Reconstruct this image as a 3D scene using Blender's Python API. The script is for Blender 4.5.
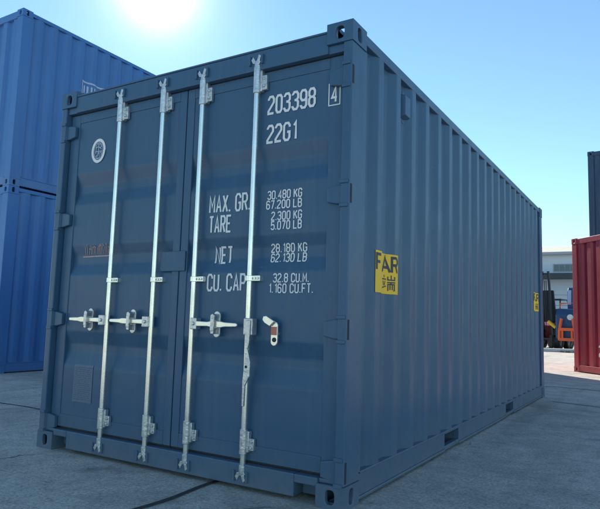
import bpy, bmesh, math, random
from mathutils import Vector, Matrix
random.seed(7)
R = math.radians
S = bpy.context.scene
for o in list(bpy.data.objects): bpy.data.objects.remove(o)
COL = S.collection

# ------------------------------------------------------------------ camera
CAM = Vector((3.8144, -2.7505, 0.9513)); YAW, PITCH, ROLL = -0.5463, 0.1091, 0.0294
fwd = Vector((math.sin(YAW)*math.cos(PITCH), math.cos(YAW)*math.cos(PITCH), math.sin(PITCH)))
rt = Vector((math.cos(YAW), -math.sin(YAW), 0)); up = rt.cross(fwd)
rt2 = math.cos(ROLL)*rt + math.sin(ROLL)*up; up2 = -math.sin(ROLL)*rt + math.cos(ROLL)*up
cd = bpy.data.cameras.new('camera'); cam = bpy.data.objects.new('camera', cd); COL.objects.link(cam)
M4 = Matrix((rt2, up2, -fwd)).transposed().to_4x4(); M4.translation = CAM
cam.matrix_world = M4
cd.sensor_width = 36; cd.sensor_fit = 'HORIZONTAL'; cd.lens = 592.19/600*36
cd.clip_start = 0.05; cd.clip_end = 3000
S.camera = cam

# ------------------------------------------------------------------ sky and sun
SUN_EL, SUN_AZ = R(29.4), R(-46.3)          # azimuth clockwise from +y
sd = Vector((math.sin(SUN_AZ)*math.cos(SUN_EL), math.cos(SUN_AZ)*math.cos(SUN_EL), math.sin(SUN_EL)))
w = bpy.data.worlds.new('World'); S.world = w; w.use_nodes = True
wn = w.node_tree.nodes; wl = w.node_tree.links; wn.clear()
sky = wn.new('ShaderNodeTexSky'); sky.sky_type = 'NISHITA'; sky.sun_disc = False
sky.sun_elevation = SUN_EL; sky.sun_rotation = SUN_AZ
sky.altitude = 0; sky.air_density = 1.0; sky.dust_density = 0.0; sky.ozone_density = 2.4
bg = wn.new('ShaderNodeBackground'); bg.inputs['Strength'].default_value = 0.078
wo = wn.new('ShaderNodeOutputWorld')
# bright hazy aureole of the sun itself (the lamp below is the sun's light)
wtc = wn.new('ShaderNodeTexCoord'); dp = wn.new('ShaderNodeVectorMath'); dp.operation = 'DOT_PRODUCT'; dp.inputs[1].default_value = sd
nv = wn.new('ShaderNodeVectorMath'); nv.operation = 'NORMALIZE'; wl.new(wtc.outputs['Generated'], nv.inputs[0]); wl.new(nv.outputs[0], dp.inputs[0])
def lobe(power, gain):
    p = wn.new('ShaderNodeMath'); p.operation = 'POWER'; p.use_clamp = True; p.inputs[1].default_value = power
    mx = wn.new('ShaderNodeMath'); mx.operation = 'MAXIMUM'; mx.inputs[1].default_value = 0.0; wl.new(dp.outputs['Value'], mx.inputs[0]); wl.new(mx.outputs[0], p.inputs[0])
    q = wn.new('ShaderNodeMath'); q.operation = 'MULTIPLY'; q.inputs[1].default_value = gain; wl.new(p.outputs[0], q.inputs[0]); return q.outputs[0]
sm = wn.new('ShaderNodeMath'); sm.operation = 'ADD'; wl.new(lobe(800, 7.5), sm.inputs[0]); wl.new(lobe(110, 1.6), sm.inputs[1])
vm = wn.new('ShaderNodeVectorMath'); vm.operation = 'SCALE'; vm.inputs[0].default_value = (1.0, 0.98, 0.93); wl.new(sm.outputs[0], vm.inputs['Scale'])
va_ = wn.new('ShaderNodeVectorMath'); va_.operation = 'ADD'; tn = wn.new('ShaderNodeVectorMath'); tn.operation = 'MULTIPLY'; tn.inputs[1].default_value = (0.89, 1.03, 0.99)
wl.new(sky.outputs[0], tn.inputs[0]); wl.new(tn.outputs[0], va_.inputs[0]); wl.new(vm.outputs[0], va_.inputs[1])
wl.new(va_.outputs[0], bg.inputs[0]); wl.new(bg.outputs[0], wo.inputs[0])
ld = bpy.data.lights.new('sun', 'SUN'); ld.energy = 3.2; ld.angle = R(0.53); ld.color = (1.0, 0.93, 0.82)
sun = bpy.data.objects.new('sun', ld); COL.objects.link(sun)
sun.rotation_euler = sd.to_track_quat('Z', 'Y').to_euler()
vs = S.view_settings; vs.view_transform = 'Standard'; vs.look = 'None'; vs.gamma = 1; vs.exposure = 1.35
vs.use_curve_mapping = False

# ------------------------------------------------------------------ materials
def newmat(name):
    m = bpy.data.materials.new(name); m.use_nodes = True
    n = m.node_tree.nodes; l = m.node_tree.links
    return m, n, l, n['Principled BSDF']
def noise(n, l, scale, detail=4, vec=None, rough=0.55):
    t = n.new('ShaderNodeTexNoise'); t.inputs['Scale'].default_value = scale
    t.inputs['Detail'].default_value = detail; t.inputs['Roughness'].default_value = rough
    if vec is not None: l.new(vec, t.inputs['Vector'])
    return t.outputs['Fac']
def ramp(n, l, fac, stops):
    r = n.new('ShaderNodeValToRGB'); e = r.color_ramp.elements
    while len(e) < len(stops): e.new(0.5)
    for k, (p, c) in enumerate(stops):
        e[k].position = p; e[k].color = (*c, 1) if len(c) == 3 else c
    l.new(fac, r.inputs[0]); return r.outputs[0]
def mix(n, l, a, b, fac, mode='MIX'):
    m = n.new('ShaderNodeMix'); m.data_type = 'RGBA'; m.blend_type = mode
    for s, v in ((m.inputs[0], fac), (m.inputs[6], a), (m.inputs[7], b)):
        if hasattr(v, 'links'): l.new(v, s)
        elif isinstance(v, (int, float)): s.default_value = v
        else: s.default_value = (*v, 1)
    return m.outputs[2]
def mapping(n, l, scale, src='Object'):
    tc = n.new('ShaderNodeTexCoord'); mp = n.new('ShaderNodeMapping')
    mp.inputs['Scale'].default_value = scale; l.new(tc.outputs[src], mp.inputs['Vector']); return mp.outputs[0]
def bump(n, l, h, strength, dist, bs):
    b = n.new('ShaderNodeBump'); b.inputs['Strength'].default_value = strength; b.inputs['Distance'].default_value = dist
    l.new(h, b.inputs['Height']); l.new(b.outputs[0], bs.inputs['Normal'])

def paint(name, col, rough=0.42, dirt=0.35, dust=(0.25, 0.24, 0.22), orange=0.15, low=0.25):
    m, n, l, b = newmat(name)
    v = mapping(n, l, (1, 1, 1)); vst = mapping(n, l, (9, 9, 0.45)); vsc = mapping(n, l, (1, 1, 1))
    big = noise(n, l, 1.3, 5, v)
    c1 = mix(n, l, tuple(x*0.86 for x in col), tuple(min(1, x*1.13) for x in col), big)
    st = ramp(n, l, noise(n, l, 2.2, 6, vst, 0.65), [(0.5, (0, 0, 0)), (0.78, (1, 1, 1))])
    f = n.new('ShaderNodeMath'); f.operation = 'MULTIPLY'; f.inputs[1].default_value = dirt; l.new(st, f.inputs[0])
    c2 = mix(n, l, c1, dust, f.outputs[0])
    spk = ramp(n, l, noise(n, l, 38, 3, vsc, 0.7), [(0.70, (0, 0, 0)), (0.74, (1, 1, 1))])
    f2 = n.new('ShaderNodeMath'); f2.operation = 'MULTIPLY'; f2.inputs[1].default_value = 0.22; l.new(spk, f2.inputs[0])
    c3 = mix(n, l, c2, (0.32, 0.30, 0.28), f2.outputs[0])
    scm = n.new('ShaderNodeMapping'); scm.inputs['Rotation'].default_value = (0.4, 0.5, 0.3); scm.inputs['Scale'].default_value = (3, 3, 26); l.new(v, scm.inputs['Vector'])
    sc1 = ramp(n, l, noise(n, l, 2.0, 5, scm.outputs[0], 0.7), [(0.70, (0, 0, 0)), (0.725, (1, 1, 1))])
    sc2 = ramp(n, l, noise(n, l, 1.1, 2, v), [(0.5, (0, 0, 0)), (0.62, (1, 1, 1))])
    f5 = n.new('ShaderNodeMath'); f5.operation = 'MULTIPLY'; l.new(sc1, f5.inputs[0]); l.new(sc2, f5.inputs[1])
    f6 = n.new('ShaderNodeMath'); f6.operation = 'MULTIPLY'; f6.inputs[1].default_value = 0.28; l.new(f5.outputs[0], f6.inputs[0])
    c3 = mix(n, l, c3, (0.36, 0.36, 0.36), f6.outputs[0])
    # yard dust thrown up on the lowest half metre
    sx = n.new('ShaderNodeSeparateXYZ'); l.new(v, sx.inputs[0])
    mr = n.new('ShaderNodeMapRange'); mr.inputs[1].default_value = 0.0; mr.inputs[2].default_value = 0.32; mr.inputs[3].default_value = 1; mr.inputs[4].default_value = 0
    l.new(sx.outputs['Z'], mr.inputs[0])
    f3 = n.new('ShaderNodeMath'); f3.operation = 'MULTIPLY'; l.new(mr.outputs[0], f3.inputs[0]); l.new(noise(n, l, 7, 6, v, 0.7), f3.inputs[1])
    f4 = n.new('ShaderNodeMath'); f4.operation = 'MULTIPLY'; f4.inputs[1].default_value = low; l.new(f3.outputs[0], f4.inputs[0])
    c3 = mix(n, l, c3, (0.34, 0.33, 0.29), f4.outputs[0])
    l.new(c3, b.inputs['Base Color'])
    rr = n.new('ShaderNodeMapRange'); rr.inputs[3].default_value = rough-0.1; rr.inputs[4].default_value = rough+0.16
    l.new(noise(n, l, 6, 5, v), rr.inputs[0]); l.new(rr.outputs[0], b.inputs['Roughness'])
    b.inputs['Specular IOR Level'].default_value = 0.5
    bump(n, l, noise(n, l, 2.6, 3, v), orange, 0.025, b)
    return m
def simple(name, col, rough=0.5, metal=0.0, var=0.15, scale=12, bmp=0.05):
    m, n, l, b = newmat(name)
    v = mapping(n, l, (1, 1, 1)); f = noise(n, l, scale, 5, v)
    l.new(mix(n, l, tuple(max(0, x*(1-var)) for x in col), tuple(min(1, x*(1+var)) for x in col), f), b.inputs['Base Color'])
    rr = n.new('ShaderNodeMapRange'); rr.inputs[3].default_value = max(0.05, rough-0.1); rr.inputs[4].default_value = min(1, rough+0.1)
    l.new(noise(n, l, scale*1.7, 4, v), rr.inputs[0]); l.new(rr.outputs[0], b.inputs['Roughness'])
    b.inputs['Metallic'].default_value = metal
    if bmp: bump(n, l, f, bmp, 0.01, b)
    return m

MAIN = paint('slate_blue_paint', (0.043, 0.112, 0.203), 0.35, 0.13, orange=0.22, low=0.5)
BLUE = paint('bright_blue_paint', (0.055, 0.185, 0.46), 0.40, 0.25)
RED = paint('dark_red_paint', (0.46, 0.03, 0.05), 0.42, 0.3)
NAVY = paint('navy_paint', (0.03, 0.075, 0.14), 0.45, 0.25)
WHITE = simple('white_vinyl', (0.84, 0.84, 0.84), 0.5, 0, 0.10, 30, 0)
FADEW = simple('worn_white_print', (0.50, 0.58, 0.70), 0.6, 0, 0.3, 14, 0)
FADED = simple('faded_decal', (0.13, 0.18, 0.25), 0.55, 0, 0.2, 60, 0)
FADED2 = simple('faded_print', (0.08, 0.12, 0.18), 0.55, 0, 0.2, 60, 0)
PINK = simple('faded_red_print', (0.48, 0.34, 0.34), 0.55, 0, 0.3, 40, 0)
YELLOW = simple('yellow_vinyl', (1.0, 0.58, 0.03), 0.5, 0, 0.02, 20, 0)
INK = simple('dark_ink', (0.04, 0.055, 0.07), 0.5, 0, 0.1, 20, 0)
GALV = simple('galvanised_steel', (0.90, 0.87, 0.81), 0.27, 0.9, 0.14, 11, 0)
GALVD = simple('worn_galvanised_steel', (0.66, 0.66, 0.66), 0.36, 0.85, 0.35, 45, 0.3)
RUBBER = simple('black_rubber', (0.022, 0.024, 0.027), 0.6, 0, 0.2, 15, 0.05)
SEALR = simple('orange_seal', (0.62, 0.20, 0.13), 0.5, 0, 0.15, 40, 0)
HOLESHADE = simple('painted_hole_shade', (0.03, 0.035, 0.045), 0.8, 0, 0.2, 5, 0)  # near-black colour painting the shade inside small holes and slots
TIMBER = simple('plywood_floor', (0.18, 0.10, 0.05), 0.7, 0, 0.3, 8, 0)
BLACKM = simple('black_machine_paint', (0.025, 0.027, 0.03), 0.4, 0.2, 0.2, 15, 0.05)
ORANGE = simple('orange_paint', (0.92, 0.14, 0.03), 0.45, 0, 0.12, 15, 0)
FRED = simple('red_machine_paint', (0.26, 0.02, 0.025), 0.4, 0, 0.15, 15, 0)
FBLUE = simple('blue_machine_paint', (0.03, 0.075, 0.17), 0.4, 0, 0.15, 15, 0)
FLBLUE = simple('light_blue_plastic', (0.35, 0.48, 0.68), 0.4, 0, 0.2, 8, 0)
FYEL = simple('yellow_machine_paint', (0.80, 0.50, 0.03), 0.4, 0, 0.1, 15, 0)
LAMPG = simple('lamp_glass', (0.75, 0.76, 0.74), 0.15, 0, 0.05, 10, 0)
WALLM = simple('pale_metal_cladding', (0.62, 0.69, 0.78), 0.6, 0, 0.08, 1.2, 0)
ROOFM = simple('cream_metal_roof', (0.74, 0.66, 0.52), 0.6, 0, 0.08, 1.0, 0)
CANOPY = simple('dark_canopy_steel', (0.035, 0.045, 0.06), 0.5, 0, 0.2, 4, 0)
WINF = simple('grey_window_frame', (0.35, 0.38, 0.42), 0.5, 0, 0.1, 4, 0)
GLASS = simple('window_glass', (0.10, 0.14, 0.19), 0.08, 0, 0.2, 0.8, 0)
KERBM = simple('white_painted_concrete', (0.74, 0.72, 0.66), 0.8, 0, 0.15, 4, 0.2)
WEED = simple('weed_green', (0.06, 0.09, 0.03), 0.7, 0, 0.4, 12, 0)

def ground_mat():
    m, n, l, b = newmat('yard_concrete')
    tc = n.new('ShaderNodeTexCoord'); P = tc.outputs['Object']
    big = noise(n, l, 0.33, 6, P, 0.6); mid = noise(n, l, 2.4, 7, P, 0.65); fine = noise(n, l, 55, 6, P, 0.75); grit = noise(n, l, 190, 3, P, 0.8)
    base = ramp(n, l, big, [(0.3, (0.52, 0.48, 0.43)), (0.52, (0.60, 0.55, 0.49)), (0.75, (0.68, 0.63, 0.56))])
    c = mix(n, l, base, ramp(n, l, mid, [(0.3, (0.62, 0.62, 0.63)), (0.55, (1, 1, 1)), (0.8, (1.12, 1.11, 1.09))]), 0.8, 'MULTIPLY')
    c = mix(n, l, c, ramp(n, l, fine, [(0.36, (0.5, 0.5, 0.5)), (0.5, (1, 1, 1)), (0.64, (1.3, 1.3, 1.28))]), 0.85, 'MULTIPLY')
    c = mix(n, l, c, ramp(n, l, grit, [(0.28, (0.42, 0.42, 0.43)), (0.5, (1, 1, 1)), (0.75, (1.5, 1.48, 1.44))]), 0.8, 'MULTIPLY')
    patch = noise(n, l, 11, 6, P, 0.7)
    c = mix(n, l, c, ramp(n, l, patch, [(0.36, (0.62, 0.62, 0.62)), (0.5, (1, 1, 1)), (0.66, (1.16, 1.15, 1.13))]), 0.5, 'MULTIPLY')
    # tyre marks: long soft dark streaks across the yard
    tm = n.new('ShaderNodeMapping'); tm.inputs['Rotation'].default_value = (0, 0, R(17)); tm.inputs['Scale'].default_value = (2.3, 0.10, 1); l.new(P, tm.inputs['Vector'])
    tf = ramp(n, l, noise(n, l, 1.5, 5, tm.outputs[0], 0.6), [(0.54, (0, 0, 0)), (0.68, (1, 1, 1))])
    f = n.new('ShaderNodeMath'); f.operation = 'MULTIPLY'; f.inputs[1].default_value = 0.28; l.new(tf, f.inputs[0])
    c = mix(n, l, c, (0.20, 0.19, 0.175), f.outputs[0])
    # rust / oil stains
    st = ramp(n, l, noise(n, l, 0.62, 4, P, 0.6), [(0.56, (0, 0, 0)), (0.7, (1, 1, 1))])
    f = n.new('ShaderNodeMath'); f.operation = 'MULTIPLY'; f.inputs[1].default_value = 0.5; l.new(st, f.inputs[0])
    c = mix(n, l, c, (0.30, 0.235, 0.18), f.outputs[0])
    oil = ramp(n, l, noise(n, l, 1.7, 3, P, 0.5), [(0.66, (0, 0, 0)), (0.74, (1, 1, 1))])
    f = n.new('ShaderNodeMath'); f.operation = 'MULTIPLY'; f.inputs[1].default_value = 0.45; l.new(oil, f.inputs[0])
    c = mix(n, l, c, (0.11, 0.105, 0.10), f.outputs[0])
    # cracks
    wv = n.new('ShaderNodeTexNoise'); wv.inputs['Scale'].default_value = 1.4; wv.inputs['Detail'].default_value = 6; l.new(P, wv.inputs['Vector'])
    va = n.new('ShaderNodeVectorMath'); va.operation = 'MULTIPLY_ADD'; va.inputs[1].default_value = (0.9, 0.9, 0); l.new(wv.outputs['Color'], va.inputs[0]); l.new(P, va.inputs[2])
    vo = n.new('ShaderNodeTexVoronoi'); vo.feature = 'DISTANCE_TO_EDGE'; vo.inputs['Scale'].default_value = 0.30; l.new(va.outputs[0], vo.inputs['Vector'])
    cr = ramp(n, l, vo.outputs['Distance'], [(0.0, (1, 1, 1)), (0.0022, (0, 0, 0))])
    br = ramp(n, l, noise(n, l, 0.9, 2, P), [(0.50, (0, 0, 0)), (0.60, (1, 1, 1))])
    f = n.new('ShaderNodeMath'); f.operation = 'MULTIPLY'; l.new(cr, f.inputs[0]); l.new(br, f.inputs[1])
    c = mix(n, l, c, (0.07, 0.068, 0.066), f.outputs[0])
    l.new(c, b.inputs['Base Color']); b.inputs['Roughness'].default_value = 0.88
    ad = n.new('ShaderNodeMath'); ad.operation = 'ADD'; l.new(fine, ad.inputs[0]); l.new(grit, ad.inputs[1])
    bump(n, l, ad.outputs[0], 0.6, 0.008, b)
    return m
GROUND = ground_mat()
JOINT = simple('joint_filler', (0.045, 0.045, 0.047), 0.9, 0, 0.4, 9, 0)

# ------------------------------------------------------------------ mesh builder
class MB:
    def __init__(s, off=(0, 0, 0)): s.v = []; s.f = []; s.off = Vector(off)
    def add(s, vs, fs):
        k = len(s.v); s.v += [tuple(x) for x in vs]; s.f += [tuple(i+k for i in f) for f in fs]
    def box(s, x0, x1, y0, y1, z0, z1):
        s.add([(x, y, z) for x in (x0, x1) for y in (y0, y1) for z in (z0, z1)],
              [(0, 1, 3, 2), (4, 6, 7, 5), (0, 4, 5, 1), (2, 3, 7, 6), (0, 2, 6, 4), (1, 5, 7, 3)])
    def prism(s, poly, axis, a, b):
        """poly: 2-D points; axis: extrusion axis 0/1/2; a..b extents"""
        def P(p, t): q = list(p); q.insert(axis, t); return q
        n = len(poly)
        s.add([P(p, a) for p in poly]+[P(p, b) for p in poly],
              [tuple(range(n)), tuple(range(2*n-1, n-1, -1))]+[(i, (i+1) % n, n+(i+1) % n, n+i) for i in range(n)])
    def tube(s, pts, rad, seg=14, cap=True):
        pts = [Vector(p) for p in pts]; n = len(pts)
        rads = rad if isinstance(rad, (list, tuple)) else [rad]*n
        vs = []; fs = []
        for i, p in enumerate(pts):
            d = (pts[min(i+1, n-1)]-pts[max(i-1, 0)]).normalized()
            a = d.orthogonal().normalized() if abs(d.z) < 0.99 else Vector((1, 0, 0)); a = (a-d*a.dot(d)).normalized(); b = d.cross(a)
            vs += [p+rads[i]*(math.cos(2*math.pi*k/seg)*a+math.sin(2*math.pi*k/seg)*b) for k in range(seg)]
        for i in range(n-1):
            for k in range(seg):
                fs.append((i*seg+k, i*seg+(k+1) % seg, (i+1)*seg+(k+1) % seg, (i+1)*seg+k))
        if cap: fs += [tuple(range(seg-1, -1, -1)), tuple(range((n-1)*seg, n*seg))]
        s.add(vs, fs)
    def build(s, name, mat, parent=None, smooth=False, bevel=0, solid=0):
        me = bpy.data.meshes.new(name)
        me.from_pydata([tuple(Vector(p)+s.off) for p in s.v], [], s.f)
        bm = bmesh.new(); bm.from_mesh(me); bmesh.ops.recalc_face_normals(bm, faces=bm.faces); bm.to_mesh(me); bm.free()
        me.materials.append(mat)
        o = bpy.data.objects.new(name, me); COL.objects.link(o)
        if parent: o.parent = parent
        if smooth:
            for p in me.polygons: p.use_smooth = True
            try: me.set_sharp_from_angle(angle=R(40))
            except Exception: pass
        if solid:
            md = o.modifiers.new('thickness', 'SOLIDIFY'); md.thickness = solid; md.offset = -1
        if bevel:
            md = o.modifiers.new('bevel', 'BEVEL'); md.width = bevel; md.segments = 2; md.limit_method = 'ANGLE'; md.angle_limit = R(35)
        return o
def tag(o, label=None, cat=None, group=None, kind=None):
    if label: o['label'] = label
    if cat: o['category'] = cat
    if group: o['group'] = group
    if kind: o['kind'] = kind
    return o
def thing(name, label, cat, loc, rz=0, group=None):
    o = bpy.data.objects.new(name, None); COL.objects.link(o); o.location = loc; o.rotation_euler = (0, 0, rz)
    o.empty_display_size = 0.3
    return tag(o, label, cat, group)

# ------------------------------------------------------------------ stroke lettering
G = {
 '0': [[(0,1),(0,6),(1,7),(3,7),(4,6),(4,1),(3,0),(1,0),(0,1)]],
 '1': [[(1,5.6),(2.4,7),(2.4,0)]],
 '2': [[(0,5.6),(0,6),(1,7),(3,7),(4,6),(4,4.6),(0,1),(0,0),(4,0)]],
 '3': [[(0,5.8),(0,6),(1,7),(3,7),(4,6),(4,4.5),(3,3.7),(1.4,3.7)],[(3,3.7),(4,2.9),(4,1),(3,0),(1,0),(0,1),(0,1.4)]],
 '4': [[(3,0),(3,7),(0,2),(4,2)]],
 '5': [[(4,7),(0.2,7),(0,3.7),(1,4.3),(3,4.3),(4,3.3),(4,1),(3,0),(1,0),(0,1),(0,1.3)]],
 '6': [[(4,5.8),(4,6),(3,7),(1,7),(0,6),(0,1),(1,0),(3,0),(4,1),(4,3),(3,4),(1,4),(0,3.2)]],
 '7': [[(0,7),(4,7),(1.5,0)]],
 '8': [[(1,3.7),(0,4.5),(0,6),(1,7),(3,7),(4,6),(4,4.5),(3,3.7),(1,3.7),(0,2.9),(0,1),(1,0),(3,0),(4,1),(4,2.9),(3,3.7)]],
 '9': [[(0,1.2),(0,1),(1,0),(3,0),(4,1),(4,6),(3,7),(1,7),(0,6),(0,4),(1,3),(3,3),(4,3.8)]],
 'A': [[(0,0),(2,7),(4,0)],[(0.7,2.2),(3.3,2.2)]],
 'B': [[(0,0),(0,7),(3,7),(4,6),(4,4.5),(3,3.7),(0,3.7)],[(3,3.7),(4,2.9),(4,1),(3,0),(0,0)]],
 'C': [[(4,5.3),(4,6),(3,7),(1,7),(0,6),(0,1),(1,0),(3,0),(4,1),(4,1.7)]],
 'E': [[(4,7),(0,7),(0,0),(4,0)],[(0,3.6),(3.2,3.6)]],
 'F': [[(4,7),(0,7),(0,0)],[(0,3.6),(3.2,3.6)]],
 'G': [[(4,5.3),(4,6),(3,7),(1,7),(0,6),(0,1),(1,0),(3,0),(4,1),(4,3.3),(2.3,3.3)]],
 'K': [[(0,0),(0,7)],[(4,7),(0.3,3.2)],[(1.4,4.3),(4,0)]],
 'L': [[(0,7),(0,0),(4,0)]],
 'M': [[(0,0),(0,7),(2.2,2.5),(4.4,7),(4.4,0)]],
 'N': [[(0,0),(0,7),(4,0),(4,7)]],
 'P': [[(0,0),(0,7),(3,7),(4,6),(4,4.2),(3,3.2),(0,3.2)]],
 'R': [[(0,0),(0,7),(3,7),(4,6),(4,4.4),(3,3.5),(0,3.5)],[(2,3.5),(4,0)]],
 'T': [[(0,7),(4,7)],[(2,7),(2,0)]],
 'U': [[(0,7),(0,1),(1,0),(3,0),(4,1),(4,7)]],
 'X': [[(0,0),(4,7)],[(0,7),(4,0)]],
 '.': [[(0.1,-0.1),(0.1,0.7)]],
}
ADV = {'.': 2.7, ' ': 3.2, 'M': 6.6, '1': 4.6}
def strokes_to(mb, polys, wid, fn0, step=0.012):
    """2-D strokes (u,v in metres) become ribbons laid on the surface fn(u,v)"""
    for ip, pl in enumerate(polys):
        fn = lambda u, v, e=0.00035*(ip % 6): fn0(u, v, e)
        p = [Vector(q) for q in pl]
        closed = len(p) > 2 and (p[0]-p[-1]).length < 1e-6
        if closed: p = p[:-1]
        n = len(p); L = []; Rr = []
        def dirn(i, j): d = p[j]-p[i]; return d.normalized() if d.length > 1e-9 else Vector((1, 0))
        for i in range(n):
            ds = []
            if i > 0 or closed: ds.append(dirn(i-1, i))
            if i < n-1 or closed: ds.append(dirn(i, (i+1) % n))
            if len(ds) == 1:
                d = ds[0]; nn = Vector((-d.y, d.x)); k = 1
            else:
                n1 = Vector((-ds[0].y, ds[0].x)); n2 = Vector((-ds[1].y, ds[1].x))
                nn = n1+n2; nn = nn.normalized() if nn.length > 1e-4 else n1
                k = 1/max(0.5, nn.dot(n1))
            L.append(p[i]+nn*wid/2*k); Rr.append(p[i]-nn*wid/2*k)
        segs = n if closed else n-1
        for i in range(segs):
            j = (i+1) % n; m = max(1, int((p[j]-p[i]).length/step))
            vs = []
            fn = lambda u, v, e=0.0003*(ip % 4)+0.00009*i: fn0(u, v, e)
            for t in range(m+1):
                a = L[i].lerp(L[j], t/m); b = Rr[i].lerp(Rr[j], t/m)
                vs += [fn(a.x, a.y), fn(((a+b)/2).x, ((a+b)/2).y), fn(b.x, b.y)]
            fs = []
            for t in range(m):
                q = 3*t; fs += [(q, q+1, q+4, q+3), (q+1, q+2, q+5, q+4)]
            mb.add(vs, fs)
def text(mb, s, u0, u1, v0, v1, wid, fn):
    """fit a line of text in the rectangle u0..u1 x v0..v1"""
    x = 0; out = []; tot = 0
    for ch in s:
        for g in G.get(ch, []): out.append([(x+a, b) for a, b in g])
        tot = x+(4.4 if ch == 'M' else 0.3 if ch == '.' else 4); x += ADV.get(ch, 6.1)
    sx = (u1-u0-wid)/tot; sy = (v1-v0-wid)/7
    strokes_to(mb, [[(u0+wid/2+a*sx, v0+wid/2+b*sy) for a, b in g] for g in out], wid, fn)
def sheet(mb, u0, u1, v0, v1, fn, du=0.01, dv=0.02):
    nu = max(1, math.ceil((u1-u0)/du)); nv = max(1, math.ceil((v1-v0)/dv))
    mb.add([fn(u0+(u1-u0)*i/nu, v0+(v1-v0)*j/nv) for i in range(nu+1) for j in range(nv+1)],
           [(i*(nv+1)+j, (i+1)*(nv+1)+j, (i+1)*(nv+1)+j+1, i*(nv+1)+j+1) for i in range(nu) for j in range(nv)])

# ------------------------------------------------------------------ ground
g = MB(); g.add([(-1500, -1500, 0), (1500, -1500, 0), (1500, 1500, 0), (-1500, 1500, 0)], [(0, 1, 2, 3)])
tag(g.build('ground', GROUND), kind='structure')
def joint_strip(pts, wd):
    j = MB(); strokes_to(j, [pts], wd, lambda u, v, e=0: (u+0.012*math.sin(v*9.1+u*3), v+0.012*math.sin(u*7.3+v), 0.004), 0.1)
    tag(j.build('ground_joint', JOINT), kind='structure')
joint_strip([(1.585, -6.0), (1.59, 0.6)], 0.035)
joint_strip([(1.585, 0.6), (1.6, 7.0)], 0.03)
joint_strip([(1.1, 7.55), (1.9, 7.35), (2.35, 7.6), (3.3, 7.42), (5.5, 7.6)], 0.03)
joint_strip([(2.6, 5.55), (3.3, 5.35), (5.5, 5.3)], 0.025)
joint_strip([(-4.6, 1.05), (1.59, 1.0)], 0.02)

# ------------------------------------------------------------------ container pieces
CW, CH, CL, CT = 0.162, 0.118, 0.178, 0.028
def casting(mb, x0, y0, z0, sx, sy, top):
    """hollow corner casting, box x0..x0+.162, y0..y0+.178, z0..z0+.118 with oval holes on its outer faces"""
    c = Vector((x0+CW/2, y0+CL/2, z0+CH/2)); half = (CW/2, CL/2, CH/2)
    faces = [(0, sx, True), (0, -sx, False), (1, sy, True), (1, -sy, False), (2, 1 if top else -1, True), (2, -1 if top else 1, False)]
    for ax, sg, hole in faces:
        n = Vector((0, 0, 0)); n[ax] = sg
        ua, va = [(1, 2), (0, 2), (0, 1)][ax]
        hu, hv = half[ua], half[va]
        def P(a, b, d):
            q = Vector((0, 0, 0)); q[ua] = a; q[va] = b; q[ax] = sg*(half[ax]-d); return c+q
        if not hole:
            mb.add([P(-hu, -hv, 0), P(hu, -hv, 0), P(hu, hv, 0), P(-hu, hv, 0)], [(0, 1, 2, 3)]); continue
        ru, rv = (0.025, 0.040) if ax == 0 else (0.026, 0.036) if ax == 1 else (0.032, 0.058)
        per = []
        for k in range(6): per.append((-1+2*k/6, -1))
        for k in range(6): per.append((1, -1+2*k/6))
        for k in range(6): per.append((1-2*k/6, 1))
        for k in range(6): per.append((-1, 1-2*k/6))
        vs = []
        for a, b in per:
            r = (abs(a)**3+abs(b)**3)**(1/3)
            ia, ib = a/r*ru, b/r*rv
            vs += [P(a*hu, b*hv, 0), P(ia, ib, 0), P(ia, ib, CT)]
        fs = []; n_ = len(per)
        for i in range(n_):
            j = (i+1) % n_
            fs += [(3*i, 3*j, 3*j+1, 3*i+1), (3*i+1, 3*j+1, 3*j+2, 3*i+2)]
        mb.add(vs, fs)
PITCHC = 0.278; DEPC = 0.036
def corr(s, phase):
    """inward depth of the trapezoidal side wall at distance s; outer flat starts at phase"""
    t = (s-phase) % PITCHC
    if t < 0.072: return 0.0
    if t < 0.140: return DEPC*(t-0.072)/0.068
    if t < 0.210: return DEPC
    return DEPC*(1-(t-0.210)/0.068)
def corr_breaks(a, b, phase):
    out = [a]; k = math.floor((a-phase)/PITCHC)-1
    while phase+k*PITCHC < b+PITCHC:
        for d in (0, 0.072, 0.140, 0.210):
            s = phase+k*PITCHC+d
            if a < s < b: out.append(s)
        k += 1
    return out+[b]
def soft(poly, r=0.012):
    """round the bends of an open 2-D profile a little"""
    out = [poly[0]]
    for a, b, c in zip(poly, poly[1:], poly[2:]):
        a, b, c = Vector(a), Vector(b), Vector(c); ra = min(r, (a-b).length*.45); rc = min(r, (c-b).length*.45)
        p = b+(a-b).normalized()*ra; q = b+(c-b).normalized()*rc
        out += [tuple(p), tuple((p+q)/4+b/2), tuple(q)]
    return out+[poly[-1]]

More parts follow.
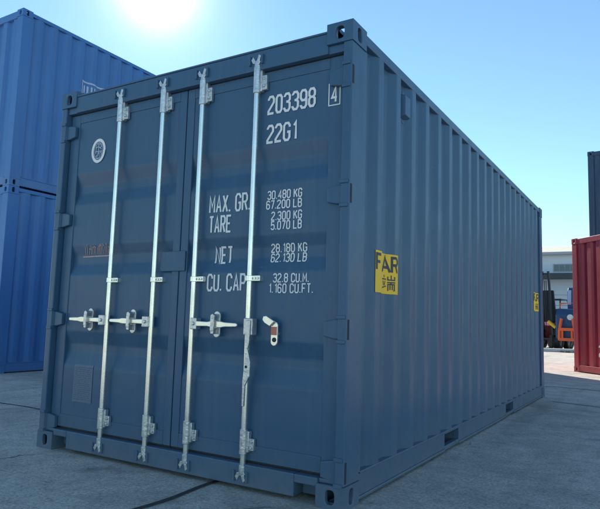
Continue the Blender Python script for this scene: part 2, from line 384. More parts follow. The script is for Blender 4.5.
def container(label, L, H, mat, loc, rz=0, phase=0.38, W=2.438, front='wall', vents=(), detail=True):
    t = thing('shipping_container', label, 'container', loc, rz)
    off = (-W/2, -L/2, 0)
    def B(): return MB(off)
    for x, sx in ((0, -1), (W-CW, 1)):
        for y, sy in ((0, -1), (L-CL, 1)):
            for z, top in ((0, False), (H-CH, True)):
                m = B(); casting(m, x, y, z, sx, sy, top); m.build('corner_casting', mat, t, bevel=0.006 if detail else 0)
            # post: L section with its outer faces just inside the castings
            m = B(); xo = (0.004, 0.058) if sx < 0 else (W-0.058, W-0.004)
            yo = (0.004, 0.20) if sy < 0 else (L-0.17, L-0.004)
            if sy < 0 and front == 'doors':
                m.box(*xo, *yo, CH, H-CH)
            else:
                xo2 = (0.004, 0.15) if sx < 0 else (W-0.15, W-0.004)
                yo2 = (0.004, 0.06) if sy < 0 else (L-0.06, L-0.004)
                m.prism([(xo2[0], yo2[0]), (xo2[1], yo2[0]), (xo2[1], yo2[1]), (xo2[0], yo2[1])], 2, CH, H-CH) if False else None
                if sx < 0: poly = [(0.004, yo[0]), (0.15, yo[0]), (0.15, yo[1]), (0.004, yo[1])]
                else: poly = [(W-0.15, yo[0]), (W-0.004, yo[0]), (W-0.004, yo[1]), (W-0.15, yo[1])]
                m.prism(poly, 2, CH, H-CH)
            m.build('corner_post', mat, t, bevel=0.006)
    y0, y1 = 0.20, L-0.17
    for sx in (-1, 1):
        # side wall
        prof = soft([(s, corr(s, phase)) for s in corr_breaks(y0, y1, phase)], 0.010)
        zs = [0.150, H-0.062]
        m = B(); vs = []
        for s, d in prof:
            x = 0.010+d if sx < 0 else W-0.010-d
            vs += [(x, s, z) for z in zs]
        m.add(vs, [(2*i, 2*i+2, 2*i+3, 2*i+1) for i in range(len(prof)-1)])
        m.build('side_wall', mat, t, smooth=False, solid=0.002)
        # rails
        m = B(); x0, x1 = (0.006, 0.066) if sx < 0 else (W-0.066, W-0.006)
        m.box(x0, x1, CL-.004, L-CL+.004, H-0.072, H-0.012); m.build('top_rail', mat, t, bevel=0.005)
        m = B(); a, b = (0.010, 0.055) if sx < 0 else (W-0.055, W-0.010)
        lip0, lip1 = (0.004, 0.060) if sx < 0 else (W-0.060, W-0.004)
        pk = [(CL-.004, 1)]
        if L < 7: pockets = [(L/2-1.19-0.18, L/2-1.19+0.18), (L/2+0.86-0.18, L/2+0.86+0.18)]
        else: pockets = []
        cur = CL-.004
        for p0, p1 in pockets+[(L-CL+.004, None)]:
            m.box(a, b, cur, p0, 0.034, 0.150); m.box(lip0, lip1, cur, p0, 0.018, 0.034)
            if p1: m.box(a, b, p0, p1, 0.137, 0.150); m.box(a, b, p0, p1, 0.022, 0.052)
            cur = p1
        m.box(lip0, lip1, CL-.004, L-CL+.004, 0.150, 0.162)
        m.build('bottom_rail', mat, t, bevel=0.003)
        for p0, p1 in pockets:
            m = B(); xi0, xi1 = (0.055, 0.5) if sx < 0 else (W-0.5, W-0.055)
            m.box(xi0, xi1, p0-0.006, p0, 0.02, 0.137); m.box(xi0, xi1, p1, p1+0.006, 0.02, 0.137); m.box(xi0, xi1, p0, p1, 0.131, 0.137)
            m.build('fork_pocket', mat, t)
    # roof and floor
    prof = []; s = 0.12; k = 0
    while s < L-0.12:
        prof.append((s, (0, 0, -0.02, -0.02)[k % 4])); s += (0.06, 0.025, 0.10, 0.025)[k % 4]; k += 1
    m = B(); vs = []
    for s, d in prof: vs += [(0.05, s, H-0.016+d), (W-0.05, s, H-0.016+d)]
    m.add(vs, [(2*i, 2*i+1, 2*i+3, 2*i+2) for i in range(len(prof)-1)]); m.build('roof', mat, t, solid=0.002)
    m = B(); m.box(0.06, W-0.06, 0.1, L-0.1, 0.139, 0.168); m.build('floor', TIMBER, t)
    m = B(); s = 0.35
    while s < L-0.3:
        m.box(0.061, W-0.061, s, s+0.045, 0.022, 0.137) if not any(p0-0.06 < s < p1+0.02 for p0, p1 in pockets) else None
        s += 0.31
    m.build('cross_member', mat, t)
    # ends
    for end in (0, 1):
        fl = (lambda y: y) if end == 0 else (lambda y: L-y)
        def ybox(m, x0, x1, ya, yb, z0, z1):
            a, b = sorted((fl(ya), fl(yb))); m.box(x0, x1, a, b, z0, z1)
        if end == 0 and front == 'doors':
            continue
        m = B(); ybox(m, CW-.004, W-CW+.004, 0.006, 0.09, H-0.13, H-0.014); m.build('end_header', mat, t, bevel=0.005)
        m = B(); ybox(m, CW-.004, W-CW+.004, 0.006, 0.09, 0.02, 0.15); m.build('end_sill', mat, t, bevel=0.005)
        m = B(); px = [(0.15+0.0, 0.03)]
        x = 0.19; k = 0
        while x < W-0.19:
            px.append((x, (0.02, 0.02, 0.062, 0.062)[k % 4])); x += (0.11, 0.034, 0.105, 0.034)[k % 4]; k += 1
        px.append((W-0.15, 0.03)); vs = []
        for x, d in px: vs += [(x, fl(d), 0.15), (x, fl(d), H-0.13)]
        m.add(vs, [(2*i, 2*i+2, 2*i+3, 2*i+1) for i in range(len(px)-1)]); m.build('end_wall', mat, t, solid=0.002)
    for (sx, s, z) in vents:
        vent(t, off, W, sx, s, z, mat)
    return t, off
def vent(t, off, W, sx, s, z, mat):
    m = MB(off); xw = W-0.010 if sx > 0 else 0.010; k = 1 if sx > 0 else -1
    a, b, hz = 0.058, 0.045, 0.085
    d0, d1 = xw-k*0.042, xw+k*0.004
    o = [(s-a, z-hz), (s+a, z-hz), (s+a, z+hz), (s-a, z+hz)]; i = [(s-b, z-hz+.02), (s+b, z-hz+.02), (s+b, z+hz-.02), (s-b, z+hz-.02)]
    m.add([(d0, *p) for p in o]+[(d1, *p) for p in i], [(0, 1, 5, 4), (1, 2, 6, 5), (2, 3, 7, 6), (3, 0, 4, 7), (4, 5, 6, 7)])
    for zz in (z-hz-0.012, z+hz+0.012):
        m.box(min(d0, d0+k*0.012), max(d0, d0+k*0.012), s-0.02, s+0.02, zz-0.012, zz+0.012)
    m.build('air_vent', mat, t, bevel=0.004)

# ------------------------------------------------------------------ the near container
W, L, H = 2.438, 6.058, 2.591
PH = 0.372
main, OFF = container('slate blue shipping container with four steel locking rods and white weight lettering on its doors',
                      L, H, MAIN, (W/2, L/2, 0), 0, PH, W, 'doors')
def B(): return MB(OFF)
vent(main, OFF, W, 1, 0.845, 2.372, MAIN)
YF, YP, YG = 0.049, 0.055, 0.080          # frame face, panel face, groove floor
GROOVES = [(1.965, 1.875, 1.815, 1.735), (1.435, 1.362, 1.298, 1.220), (0.825, 0.735, 0.680, 0.575)]
ZB, ZT = 0.155, 2.420                      # door leaf
def door_y(x, z):
    for a, b, c, d in GROOVES:
        if d < z < a:
            if z > b: return YP+(YG-YP)*(a-z)/(a-b)
            if z > c: return YG
            return YG-(YG-YP)*(c-z)/(c-d)
    return YP
def on_door(x, z, e=0, lift=0.003):
    return (x, door_y(x, z)-lift-e, z)
def K(x, z, y=YP):                          # survey of the door taken on its outer plane, corrected to the recessed surface
    k = 1+y/2.7505; return 3.8144+(x-3.8144)*k, 0.9513+(z-0.9513)*k
# header and sill
m = B(); m.box(CW-.004, W-CW+.004, 0.010, 0.12, 2.425, 2.545); m.box(CW-.004, W-CW+.004, 0.004, 0.02, 2.545, 2.557)
m.box(0.058, W-0.058, 0.02, 0.12, 2.4255, 2.4731); m.build('door_header', MAIN, main, bevel=0.005)
m = B(); m.box(0.30, W-0.30, 0.008, 0.13, 0.024, 0.142); m.box(CW-.004, 0.30, 0.008, 0.13, 0.098, 0.142); m.box(W-0.30, W-CW+.004, 0.008, 0.13, 0.098, 0.142)
m.box(CW-.004, 0.30, 0.10, 0.13, 0.024, 0.098); m.box(W-0.30, W-CW+.004, 0.10, 0.13, 0.024, 0.098)
m.box(0.058, CW-.004, 0.02, 0.13, 0.119, 0.142); m.box(W-CW+.004, W-0.058, 0.02, 0.13, 0.119, 0.142)
m.build('door_sill', MAIN, main, bevel=0.006)
rods_x = [K(q, 1, 0.018)[0] for q in (0.648, 1.055, 1.392, 1.810)]
SEAM = 1.219
HZ = [2.285, 1.625, 0.905, 0.185]
doors = []
for side in (0, 1):
    x0, x1 = (0.068, SEAM-0.004) if side == 0 else (SEAM+0.004, W-0.068)
    if side == 0: pa, pb = x0+0.095, x1-0.06
    else: pa, pb = x0+0.06, x1-0.095
    m = B()                                  # leaf: frame members + corrugated panel in one mesh
    m.box(x0, pa, YF, 0.095, ZB, ZT); m.box(pb, x1, YF, 0.095, ZB, ZT)
    m.box(pa, pb, YF, 0.095, ZB, 0.24); m.box(pa, pb, YF, 0.095, 2.355, ZT)
    prof = [(0.24, YP)]
    for a, b, c, d in reversed(GROOVES): prof += [(d, YP), (c, YG), (b, YG), (a, YP)]
    prof += [(2.355, YP)]; prof = soft(prof, 0.010)
    vs = []
    for z, y in prof: vs += [(pa, y, z), (pb, y, z)]
    m.add(vs, [(2*i, 2*i+1, 2*i+3, 2*i+2) for i in range(len(prof)-1)])
    d = m.build('door', MAIN, main, bevel=0.004); doors.append(d)
    # black rubber gasket round the leaf
    m = B(); m.box(x0-0.010, x0-0.001, 0.060, 0.10, ZB-0.010, ZT+0.004); m.box(x1+0.001, x1+0.0035 if side == 0 else x1+0.010, 0.060, 0.10, ZB-0.010, ZT+0.004)
    m.box(x0, x1, 0.060, 0.10, ZB-0.011, ZB-0.001); m.box(x0, x1, 0.047, 0.10, ZT+0.001, ZT+0.0045)
    m.build('gasket', RUBBER, d)
    # hinges
    for z in HZ:
        m = B()
        def X(a): return a if side == 0 else W-a
        h = 0.052
        m.prism([(X(0.060), z-h), (X(0.085), z-h), (X(0.150), z-h*0.75), (X(0.150), z+h*0.75), (X(0.085), z+h), (X(0.060), z+h)], 1, 0.020, YF-0.001)
        m.tube([(X(0.046), 0.026, z-h*1.04), (X(0.046), 0.026, z+h*1.04)], 0.017, 12)
        m.build('hinge', MAIN, d, bevel=0.005)
        for zz in (z-h-0.022, z+h+0.002):
            m = B(); m.box(min(X(0.012), X(0.062)), max(X(0.012), X(0.062)), -0.004, 0.035, zz, zz+0.02); m.build('hinge_lug', MAIN, main, bevel=0.003)
        m = B(); xs = 0.0022 if side == 0 else W-0.0022
        m.box(min(xs, X(0.012)), max(xs, X(0.012)), 0.012, 0.030, z-h, z+h); m.build('hinge_slot_shade', HOLESHADE, main)  # dark box laid on the post, painting the shade of a slot
# lock rods
def lock_rod(i):
    x = rods_x[i]; y = 0.018; r = 0.0165
    m = B(); m.tube([(x, y, 0.105), (x, y, 2.458)], r, 18)
    rod = m.build('lock_rod', GALV, main, smooth=True)
    for za, zb in ((0.195, 0.330), (2.285, 2.445)):
        m = B()                               # bearing sleeve with a flange plate bolted to the right of it
        m.tube([(x, y, za), (x, y, zb)], r+0.007, 16)
        m.box(x+0.004, x+0.033, y+0.002, YF, za+0.01, zb-0.01)
        m.prism([(x+0.027, za+0.02), (x+0.062, za+0.02), (x+0.062, zb-0.05), (x+0.027, zb-0.05)], 1, 0.028, YF)
        for q in (0.25, 0.75):
            zz = za+0.02+(zb-za-0.07)*q; m.tube([(x+0.045, 0.030, zz), (x+0.045, 0.018, zz)], 0.008, 8)
        m.build('bearing_bracket', GALVD, rod, smooth=True, bevel=0.002)
    for z, k in ((0.105, -1), (2.458, 1)):
        m = B()                               # forked cam that locks in its keeper
        m.tube([(x, y, z-k*0.03), (x, y, z+k*0.022)], 0.021, 14)
        m.prism([(x-0.042, z+k*0.035), (x-0.028, z+k*0.012), (x+0.018, z), (x+0.030, z+k*0.018), (x+0.016, z+k*0.030), (x-0.008, z+k*0.026), (x-0.026, z+k*0.055)], 1, y-0.017, y+0.012)
        m.prism([(x+0.006, z+k*0.026), (x+0.026, z+k*0.016), (x+0.034, z+k*0.05), (x+0.018, z+k*0.062)], 1, y-0.022, y+0.008)
        m.build('cam', GALVD, rod, bevel=0.003)
        for q0, q1 in ((x-0.055, x-0.042), (x+0.036, x+0.048)):
            m = B(); m.box(q0, q1, -0.006, 0.012, z+k*0.03-0.03, z+k*0.03+0.03); m.build('cam_keeper', MAIN, main, bevel=0.003)
    m = B(); z = 1.178                        # mid guide: two clasp pads round the rod
    m.tube([(x, y, z-0.016), (x, y, z+0.016)], r+0.006, 16); m.box(x+0.012, x+0.068, 0.022, YF+0.012, z-0.015, z+0.017)
    m.box(x-0.040, x-0.012, 0.026, YF+0.012, z-0.013, z+0.015)
    for q in (0.036, 0.054): m.tube([(x+q, 0.024, z+0.001), (x+q, 0.014, z+0.001)], 0.007, 8)
    m.build('rod_guide', GALV, rod, bevel=0.002)
    # handle
    zh = 0.908
    s = -1 if i < 2 else 1
    if i == 3:
        m = B(); m.box(x-0.012, x+0.050, -0.012, 0.038, zh-0.055, zh+0.042); m.build('handle_hub', GALVD, rod, bevel=0.006)
        m = B()                               # handle released and hanging straight down
        m.prism([(x+0.012, zh+0.03), (x+0.044, zh+0.03), (x+0.040, zh-0.10), (x+0.032, zh-0.13), (x+0.052, zh-0.20), (x+0.052, zh-0.28), (x+0.022, zh-0.335), (x+0.018, zh-0.45), (x+0.006, zh-0.45), (x+0.005, zh-0.31), (x+0.012, zh-0.23), (x+0.016, zh-0.14), (x+0.012, zh-0.08)], 1, -0.024, -0.013)
        m.build('handle', GALVD, rod, bevel=0.003)
        m = B(); m.tube([(x+0.027, -0.026, zh-0.23), (x+0.027, -0.0235, zh-0.23)], 0.008, 10); m.build('handle_hole_shade', HOLESHADE, rod)  # dark disc on the handle, its colour standing for a hole's shade
        return
    m = B(); a, b = sorted((x+s*0.008, x+s*0.058)); m.box(a, b, -0.012, 0.034, zh-0.034, zh+0.034)
    m.tube([(x+s*0.033, -0.020, zh), (x+s*0.033, -0.011, zh)], 0.012, 10); m.build('handle_hub', GALVD, rod, bevel=0.006)
    m = B()
    pts = [(0.05, 0.016), (0.14, 0.014), (0.17, 0.019), (0.24, 0.019), (0.27, 0.014), (0.355, 0.011), (0.362, 0.004)]
    poly = [(x+s*u, zh+v) for u, v in pts]+[(x+s*u, zh-v) for u, v in reversed(pts)]
    m.prism(poly, 1, -0.010, 0.006); m.build('handle', GALV, rod, bevel=0.004)
for i in range(4): lock_rod(i)
# handle catches on the doors
def catch(x, z, d, empty=False):
    m = B(); n = 14; hw, hz = (0.022, 0.068) if empty else (0.024, 0.078)
    poly = []
    for k in range(n+1): a = math.pi*k/n; poly.append((x+hw*math.cos(a), z+hz-hw+hw*math.sin(a)))
    for k in range(n+1): a = math.pi+math.pi*k/n; poly.append((x+hw*math.cos(a), z-hz+hw+hw*math.sin(a)))
    if empty:
        m.prism(poly, 1, 0.020, 0.034)
        m.prism([(x-0.022, z+0.040), (x+0.010, z+0.068), (x-0.046, z+0.098), (x-0.066, z+0.095), (x-0.072, z+0.074), (x-0.058, z+0.058)], 1, 0.004, 0.018)
        m.tube([(x, 0.034, z), (x, YP+0.002, z)], 0.014, 12)
        m.build('handle_catch', GALV, d, bevel=0.003)
        m = B(); m.box(x-0.019, x+0.019, 0.0165, 0.0195, z-0.008, z+0.038); m.build('seal_patch', SEALR, d)
        m = B(); m.tube([(x+0.002, 0.017, z-0.034), (x+0.002, 0.0195, z-0.034)], 0.013, 14); m.build('catch_hole_shade', HOLESHADE, d)  # shade of the catch's hole painted as a dark disc
        return
    m.prism(poly, 1, 0.020, 0.032)
    m.tube([(x, 0.032, z), (x, YP+0.002, z)], 0.014, 12)
    m.prism([(x-0.014, z+0.028), (x+0.014, z+0.020), (x+0.018, z+0.05), (x+0.004, z+0.062), (x-0.012, z+0.055)], 1, -0.026, 0.0195)
    m.prism([(x-0.016, z-0.022), (x+0.014, z-0.024), (x+0.010, z-0.058), (x-0.010, z-0.056)], 1, -0.024, 0.0195)
    m.prism([(x-0.012, z-0.040), (x+0.012, z-0.040), (x+0.014, z+0.036), (x-0.012, z+0.036)], 1, -0.028, -0.0175)
    m.build('handle_catch', GALVD, d, bevel=0.003)
catch(rods_x[0]-0.175, 0.908, doors[0]); catch(rods_x[1]-0.172, 0.908, doors[0]); catch(rods_x[2]+0.19, 0.908, doors[1])
catch(K(2.012, .88)[0], 0.868, doors[1], True)
# customs plate over the seam
xa, za = K(1.118, 1.352); xb, zb = K(1.325, 1.226)
m = B(); m.box(xa, xb, YF-0.012, YF-0.002, zb, za); m.build('seam_plate', MAIN, main, bevel=0.004)
# ---- lettering on the doors
def words(name, items, d, mat=WHITE):
    for s, xl, xr, z0, z1, wd in items:
        m = B(); a, c = K(xl, z0); b, e = K(xr, z1); text(m, s, a, b, c, e, wd, on_door); m.build(name, mat, d)
D1 = doors[1]
words('serial_number', [('203398', 1.893, 2.218, 2.128, 2.243, 0.0145), ('22G1', 1.893, 2.115, 1.955, 2.068, 0.0145)], D1)
m = B(); xa, za = K(2.300, 2.118, YF); xb, zb = K(2.368, 2.240, YF)
fl = lambda u, v, e=0: (u, YF-0.003-e, v)
strokes_to(m, [[(xa, za), (xb, za), (xb, zb), (xa, zb), (xa, za)]], 0.006, fl)
text(m, '4', xa+0.013, xb-0.013, za+0.012, zb-0.012, 0.0125, fl); m.build('check_digit', WHITE, D1)
words('weight_heading', [('MAX. GR.', 1.487, 1.797, 1.573, 1.683, 0.0125), ('TARE', 1.490, 1.664, 1.450, 1.558, 0.0125),
                         ('NET', 1.533, 1.668, 1.266, 1.372, 0.0125), ('CU. CAP.', 1.497, 1.806, 1.101, 1.207, 0.0125)], D1)
words('weight_figures', [('30.480 KG', 1.915, 2.147, 1.624, 1.676, 0.0072), ('67.200 LB', 1.908, 2.147, 1.568, 1.620, 0.0072),
                         ('2.300 KG', 1.945, 2.150, 1.502, 1.554, 0.0072), ('5.070 LB', 1.945, 2.150, 1.448, 1.500, 0.0072),
                         ('28.180 KG', 1.938, 2.175, 1.321, 1.373, 0.0072), ('62.130 LB', 1.938, 2.175, 1.266, 1.318, 0.0072),
                         ('32.8 CU.M.', 1.972, 2.205, 1.151, 1.203, 0.0072), ('1.160 CU.FT.', 1.943, 2.232, 1.092, 1.146, 0.0072)], D1)
# round certification emblem: ring with a small figure inside
D0 = doors[0]
m = B(); cx, cz = K(0.449, 2.097); rx, rz = 0.062, 0.079
el = lambda k, a, b: [(cx+a*math.cos(t*2*math.pi/36), cz+b*math.sin(t*2*math.pi/36)) for t in range(37)]
strokes_to(m, [el(1, rx, rz)], 0.022, on_door, 0.02); m.build('round_emblem', WHITE, D0)
m = B()
fig = [[(0, .040), (.012, .052), (0, .062), (-.012, .052), (0, .040)], [(0, .040), (0, -.005), (-.016, -.055)], [(0, -.005), (.016, -.055)], [(-.03, .025), (0, .03), (.03, .012)],
       [(-.028, -.02), (-.028, .012)], [(.028, .0), (.03, -.035)], [(-.02, -.055), (.02, -.055)], [(-.034, -.005), (.034, -.005)], [(-.022, .045), (-.030, .012), (-.02, .03)], [(.018, .048), (.030, .03), (.016, .022)], [(-.026, -.04), (-.008, -.03)], [(.01, -.02), (.026, -.012)]]
strokes_to(m, [[(cx+a, cz+b) for a, b in g_] for g_ in fig], 0.0055, on_door, 0.02)
strokes_to(m, [el(1, 0.044, 0.060)], 0.004, on_door, 0.02)
m.build('emblem_figure', FADEW, D0)
# grey consolidated data plate with faint rows
xa, za = K(0.352, 0.600); xb, zb = K(0.541, 0.350)
m = B(); sheet(m, xa, xb, zb, za, lambda u, v: on_door(u, v, 0, 0.003), 0.05, 0.015); pl = m.build('data_plate', FADED, D0)
m = B(); rnd = random.Random(3); z = za-0.02
while z > zb+0.012:
    x = xa+0.012
    while x < xb-0.02:
        ln = min(rnd.uniform(0.01, 0.04), xb-0.012-x); strokes_to(m, [[(x, z), (x+ln, z)]], 0.004, lambda u, v, e=0: on_door(u, v, e, 0.0048)); x += ln+rnd.uniform(0.006, 0.016)
    z -= 0.0135
m.build('data_print', FADED2, D0)
# worn slanted transfer above the left handle: illegible strokes on an underline
m = B(); xa, za = K(0.335, 1.345); xb, zb = K(0.612, 1.43); x = xa+0.03; rnd = random.Random(5)
strokes_to(m, [[(xa, za), (xb, za+0.003)]], 0.010, on_door)
while x < xb-0.012:
    h = rnd.uniform(0.045, 0.075); strokes_to(m, [[(x, za+0.014), (x+0.012, za+0.014+h)]], 0.0055, on_door)
    if rnd.random() < .6: strokes_to(m, [[(x+0.012, za+0.012+h), (x+0.024, za+0.016+h*0.7)]], 0.005, on_door)
    x += rnd.uniform(0.013, 0.021)
m.build('worn_transfer', PINK, D0)
# ---- yellow stickers on the long side
def on_side(lift):
    def f(s, z, e=0): return (W-0.010-corr(s, PH)+lift+e, s, z)
    return f
def sticker(y0, z0, z1):
    y1 = y0+0.330
    m = B(); sheet(m, y0, y1, z0, z1, on_side(0.0065), 0.004, 0.06); st = m.build('yellow_sticker', YELLOW, main)
    f = on_side(0.0082); dz = z1-z0
    # the F lies on an outer rib, A in the recess and R on the next slope
    for ch, a0, a1 in (('F', 0.010, 0.066), ('A', 0.166, 0.248), ('R', 0.262, 0.314)):
        m = B(); strokes_to(m, [[(y0+a0+(a1-a0)*p/4, z0+dz*(0.545+0.37*q/7)) for p, q in g_] for g_ in G[ch]], 0.0165, f, 0.006)
        m.build('sticker_letter', INK, st)
    # the character 'end': its left and right halves
    left = [[(.5,1.0),(.55,.84)], [(.05,.74),(1,.74)], [(.25,.62),(.38,.34)], [(.80,.64),(.62,.34)], [(.0,.18),(1,.30)]]
    right = [[(.5,1.0),(.5,.70)], [(.08,.92),(.08,.70),(.92,.70),(.92,.92)], [(0,.54),(1,.54)], [(.5,.54),(.42,.42)],
             [(.10,.0),(.10,.42),(.90,.42),(.90,.04),(.78,.02)], [(.36,.40),(.36,.06)], [(.64,.40),(.64,.06)]]
    m = B()
    strokes_to(m, [[(y0+0.168+0.054*p, z0+dz*(0.08+0.39*q)) for p, q in g_] for g_ in left], 0.0075, f, 0.006)
    strokes_to(m, [[(y0+0.230+0.056*p, z0+dz*(0.08+0.39*q)) for p, q in g_] for g_ in right], 0.0075, f, 0.006)
    m.build('sticker_character', INK, st)
sticker(0.363, 1.119, 1.362)
sticker(0.363+18*PITCHC, 1.150, 1.390)

# ------------------------------------------------------------------ other containers
HC, L40 = 2.896, 12.192
bx = -4.76-W/2; by = 2.60
lowc, o1 = container('bright blue shipping container on the ground at the left, lower of the two stacked', L40, HC, BLUE, (bx, by+L40/2, 0), 0, 0.30, W, 'wall', [(1, 0.98, 2.58)])
upc, o2 = container('bright blue shipping container stacked on top at the left, with small white lettering plate', L40, HC, BLUE, (bx, by+L40/2, HC+0.004), 0, 0.30, W, 'wall')
lowc['group'] = upc['group'] = 'blue containers stacked at the left'
# white lettering on the upper one: boxed row partly hidden by the near container
m = MB(o2); f = lambda s, z, e=0: (W-0.010-corr(s, 0.30)+0.003+e, s, z)
ya, yb = 3.82-by, 4.46-by
zt = 4.97-HC+0.06
strokes_to(m, [[(ya, zt-0.23), (ya, zt), (yb, zt), (yb, zt-0.23), (ya, zt-0.23)]], 0.028, f, 0.01)
strokes_to(m, [[(ya+0.06+0.068*k, zt-0.20), (ya+0.06+0.068*k, zt-0.06)] for k in range(7)], 0.032, f, 0.02)
m.build('white_lettering', FADEW, upc)
# unseen one added behind the near container to cast the shadow on the yard
container('navy shipping container added unseen behind the near slate blue one to shade the yard', 6.058, HC, NAVY, (-0.2-W/2, 9.45, 0), 0, 0.37, W, 'wall', detail=False)
# red, turned about 47 degrees
ra = math.atan2(-0.73, 0.68)
def turned(label, corner, ang, Lc, Hc, mat, z=0, **k):
    """a container whose front end runs from corner in direction ang"""
    ux, uy = math.cos(ang), math.sin(ang)
    cx = corner[0]+ux*W/2-uy*Lc/2; cy = corner[1]+uy*W/2+ux*Lc/2
    return container(label, Lc, Hc, mat, (cx, cy, z), ang, 0.37, W, 'wall', **k)
rc, ro = turned('dark red shipping container standing on the sunlit yard at the right edge', (2.19, 11.5), ra, 6.058, HC, RED)
m = MB(ro); text(m, '22', 0.78, 1.25, 0.36, 0.62, 0.05, lambda u, v, e=0: (u, 0.004-e, v)); m.build('white_number', WHITE, rc)
nv1, _ = turned('navy container at the right edge, lower one of the stack behind the red container', (2.24, 15.0), R(-8), 6.058, HC, NAVY)
nv2, _ = turned('navy container at the right edge, rising above the red container', (2.24, 15.0), R(-8), 6.058, HC, NAVY, HC+0.004)
nv1['group'] = nv2['group'] = 'navy containers stacked behind the red one'

# ------------------------------------------------------------------ warehouse far behind
wh = thing('warehouse', 'pale blue grey warehouse with cream roof and dark canopy beyond the yard', 'warehouse', (-3, 40, 0), R(3))
m = MB(); X0, X1, ZE = -16, 16, 5.85
m.box(X0, X1, 0, 18, 0, ZE); m.build('wall', WALLM, wh)
m = MB(); m.prism([(-0.35, ZE), (-0.35, ZE+0.10), (9, ZE+1.62), (18.4, ZE+0.10), (18.4, ZE)], 0, X0-0.3, X1+0.3); m.build('roof', ROOFM, wh)
m = MB(); m.box(X0-0.3, X1+0.3, -0.50, -0.352, ZE-0.10, ZE+0.05); m.build('gutter', WINF, wh)
m = MB(); m.box(X0, X1, -1.6, -0.003, 4.12, 4.42); cno = m.build('canopy', CANOPY, wh)
for k in range(9):
    m = MB(); x = X0+0.5+k*(X1-X0-1)/8; m.box(x-0.09, x+0.09, -1.5, -1.32, 0, 4.12); m.build('canopy_post', CANOPY, wh)
for k in range(-5, 6):
    c = 1.5+k*2.6
    m = MB(); m.box(c-0.72, c+0.72, -0.03, -0.004, 4.62, 5.16); fr = m.build('window', WINF, wh)
    m = MB()
    for q in range(4): a = c-0.66+q*0.335; m.box(a, a+0.30, -0.036, -0.031, 4.68, 5.10)
    m.build('pane', GLASS, fr)
for k in range(-2, 3):
    c = 1.4+k*6; m = MB(); m.box(c-1.9, c+1.9, -0.05, -0.004, 0, 3.5); dr = m.build('roller_door', FLBLUE if False else WALLM, wh)
    m = MB(); [m.box(c-1.88, c+1.88, -0.062, -0.051, 0.25+0.35*q, 0.29+0.35*q) for q in range(9)]; m.build('door_slat', WINF, dr)

# ------------------------------------------------------------------ kerb and weeds
kb = MB(); kb.box(-3.2, 4.0, 0, 0.22, 0, 0.13)
ko = kb.build('kerb', KERBM, bevel=0.02); ko.location = (0.0, 21.75, 0); ko.rotation_euler.z = R(10)
tag(ko, 'low white painted concrete kerb on the far side of the sunlit yard', 'kerb')
m = MB(); rnd = random.Random(11)
for k in range(420):
    x, y = rnd.uniform(0.55, 3.4), rnd.uniform(-0.16, 0.02); h = rnd.uniform(0.03, 0.10); a = rnd.uniform(0, 6.3); lx, ly = rnd.uniform(-.04, .04), rnd.uniform(-.04, .04)
    w_ = 0.012; m.add([(x-w_*math.cos(a), y-w_*math.sin(a), 0), (x+w_*math.cos(a), y+w_*math.sin(a), 0), (x+lx, y+ly, h)], [(0, 1, 2)])
wd = m.build('weeds', WEED); wd.location = ko.location+Vector((0, -0.03, 0)); wd.rotation_euler.z = R(10); tag(wd, kind='stuff')

# ------------------------------------------------------------------ forklift and tow tractor between the containers
def wheel(parent, x, y, r, wdt, tyre=RUBBER):
    m = MB(); seg = 28; prof = [(-.5, .62), (-.5, .9), (-.36, 1.0), (.36, 1.0), (.5, .9), (.5, .62)]
    vs = []
    for k in range(seg):
        a = 2*math.pi*k/seg; rr = 1-(0.03 if k % 2 else 0)
        for u, q in prof: vs.append((x+u*wdt, y+r*q*rr*math.cos(a), r+r*q*math.sin(a)*rr))
    n = len(prof); m.add(vs, [(k*n+i, k*n+i+1, ((k+1) % seg)*n+i+1, ((k+1) % seg)*n+i) for k in range(seg) for i in range(n-1)])
    wo_ = m.build('wheel', tyre, parent, smooth=True)
    m = MB(); m.tube([(x-wdt*.42, y, r), (x+wdt*.42, y, r)], r*.62, 20); m.tube([(x-wdt*.5, y, r), (x+wdt*.5, y, r)], r*.25, 12); m.build('rim', BLACKM if parent.name.startswith('forklift') else WINF, wo_)
fk = thing('forklift', 'red forklift with a black mast and black tyres beside the blue tow tractor', 'forklift', (-0.19, 25.2, 0), R(-8))
m = MB(); m.prism([(-0.35, 0.35), (-0.35, 1.0), (0.2, 1.15), (1.2, 1.35), (1.5, 1.15), (1.5, 0.35)], 0, -0.42, 0.42); m.build('body', FRED, fk, bevel=0.04)
for s in (-1, 1):
    m = MB(); m.prism([(-0.95, 0.60), (-0.88, 1.02), (-0.5, 1.18), (-0.1, 1.02), (0.0, 0.6), (-.12, .6), (-.2, .90), (-.5, .99), (-.78, .90), (-.86, .60)], 0, s*0.44-0.15, s*0.44+0.15)
    m.build('fender', BLACKM, fk, bevel=0.01)
for s in (-1, 1):
    wheel(fk, s*0.34, -0.45, 0.46, 0.30); wheel(fk, s*0.40, 1.15, 0.30, 0.20)
m = MB()
for s in (-1, 1):
    m.prism([(s*0.30-0.04, 0.12), (s*0.30+0.04, 0.12), (s*0.12+0.035, 3.3), (s*0.12-0.035, 3.3)], 1, -0.98, -0.86)
for z in (0.4, 1.7, 3.15): m.box(-0.32+z*.055, 0.32-z*.055, -0.95, -0.89, z, z+0.08)
m.build('mast', BLACKM, fk)
m = MB(); m.prism([(-0.36, 1.15), (0.36, 1.15), (0.26, 2.5), (-0.26, 2.5)], 1, -0.72, -0.60)
m.build('cowl', BLACKM, fk, bevel=0.02)
m = MB()
for s in (-1, 1): m.tube([(s*0.40, -0.35, 1.1), (s*0.36, -0.1, 2.15), (s*0.36, 1.0, 2.15), (s*0.40, 1.25, 1.3)], 0.035, 8)
for q in range(7): m.box(-0.37, 0.37, -0.08+q*0.17, -0.05+q*0.17, 2.13, 2.17)
m.build('overhead_guard', BLACKM, fk)
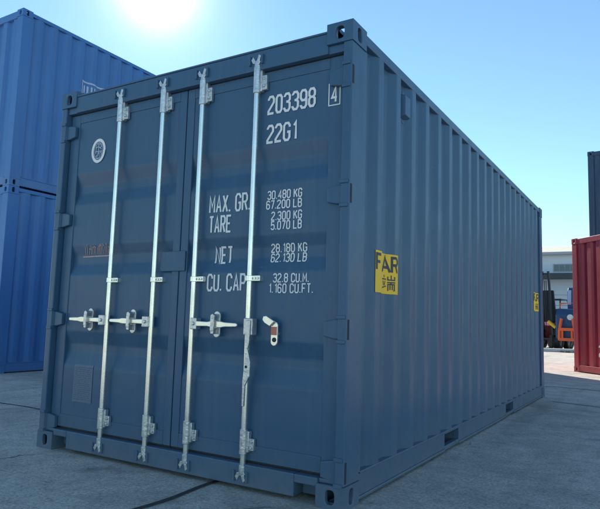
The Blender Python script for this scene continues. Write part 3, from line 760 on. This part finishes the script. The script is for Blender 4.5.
m = MB(); m.prism([(0.15, 1.15), (0.6, 1.15), (0.66, 1.75), (0.55, 1.75), (0.52, 1.28), (0.15, 1.28)], 0, -0.25, 0.25); m.build('seat', RUBBER, fk, bevel=0.03)
m = MB(); m.prism([(-0.36, 1.02), (-0.10, 1.02), (-0.12, 1.42), (-0.30, 1.42)], 1, -0.80, -0.73); m.build('front_panel', FRED, fk, bevel=0.02)
for hx in (-0.05, 0.02): m = MB(); m.tube([(hx, -0.9, 2.9), (hx+0.03, -1.0, 2.0), (hx-0.02, -1.02, 1.3), (hx+0.05, -0.95, 0.8)], 0.018, 8); m.build('hose', RUBBER, fk)
m = MB(); m.tube([(-0.30, -0.99, 0.80), (-0.30, -0.93, 0.80)], 0.06, 12); m.build('indicator', FYEL, fk)
m = MB(); m.tube([(0.12, -1.02, 1.18), (0.42, -1.02, 0.92)], 0.07, 10); m.build('tilt_cylinder', FYEL, fk)
for s in (-1, 1):
    m = MB(); m.prism([(-2.1, 0.06), (-0.98, 0.06), (-0.98, 0.6), (-1.03, 0.6), (-1.04, 0.1), (-2.1, 0.08)], 0, s*0.22-0.06, s*0.22+0.06); m.build('fork', BLACKM, fk)
tr = thing('tow_tractor', 'small blue tow tractor with an orange front guard and round headlamp', 'tractor', (0.68, 24.7, 0), R(-8))
m = MB(); m.prism([(-0.75, 0.45), (-0.75, 1.45), (-0.55, 1.72), (0.3, 1.72), (1.3, 1.4), (1.3, 0.45)], 0, -0.50, 0.50); m.build('body', FBLUE, tr, bevel=0.05)
for s in (-1, 1): wheel(tr, s*0.52, -0.25, 0.36, 0.22); wheel(tr, s*0.52, 0.95, 0.36, 0.22)
m = MB()
for s in (-1, 1): m.tube([(s*0.31, -0.90, 0.42), (s*0.30, -0.90, 0.80), (s*0.22, -0.86, 1.30)], 0.062, 8)
for z, hw in ((0.45, 0.33), (0.86, 0.32)): m.box(-hw, hw, -0.95, -0.85, z-0.06, z+0.06)
m.box(-0.22, -0.15, -0.93, -0.87, 0.45, 0.86); m.box(0.15, 0.22, -0.93, -0.87, 0.45, 0.86)
m.build('front_guard', ORANGE, tr)
m = MB(); m.tube([(0.10, -0.80, 1.36), (0.10, -0.74, 1.36)], 0.12, 18); m.build('headlight', LAMPG, tr)
m = MB(); m.tube([(-0.34, -0.62, 1.75), (-0.32, -0.62, 1.92), (0.34, -0.62, 1.96), (0.38, -0.62, 1.2)], 0.035, 8); m.build('hand_rail', ORANGE, tr)
m = MB(); m.prism([(-0.30, 1.70), (-0.30, 2.45), (-0.18, 2.62), (0.08, 2.62), (0.08, 1.70)], 0, -0.14, 0.20); m.build('cab_panel', FBLUE, tr, bevel=0.05)
m = MB(); m.prism([(-0.12, 1.9), (0.02, 1.9), (0.04, 2.5), (-0.10, 2.5)], 1, -0.315, -0.303); m.build('cab_window', FLBLUE, tr)
m = MB(); m.tube([(0.27, 0.35, 1.6), (0.27, 0.35, 3.05), (0.30, 0.15, 3.2)], 0.07, 10); m.build('exhaust_pipe', BLACKM, tr)
m = MB(); m.box(-0.22, 0.22, 0.3, 0.7, 1.6, 1.74); m.box(-0.22, 0.22, 0.66, 0.76, 1.72, 2.1); m.build('seat', RUBBER, tr, bevel=0.03)

S.render.engine = 'CYCLES'
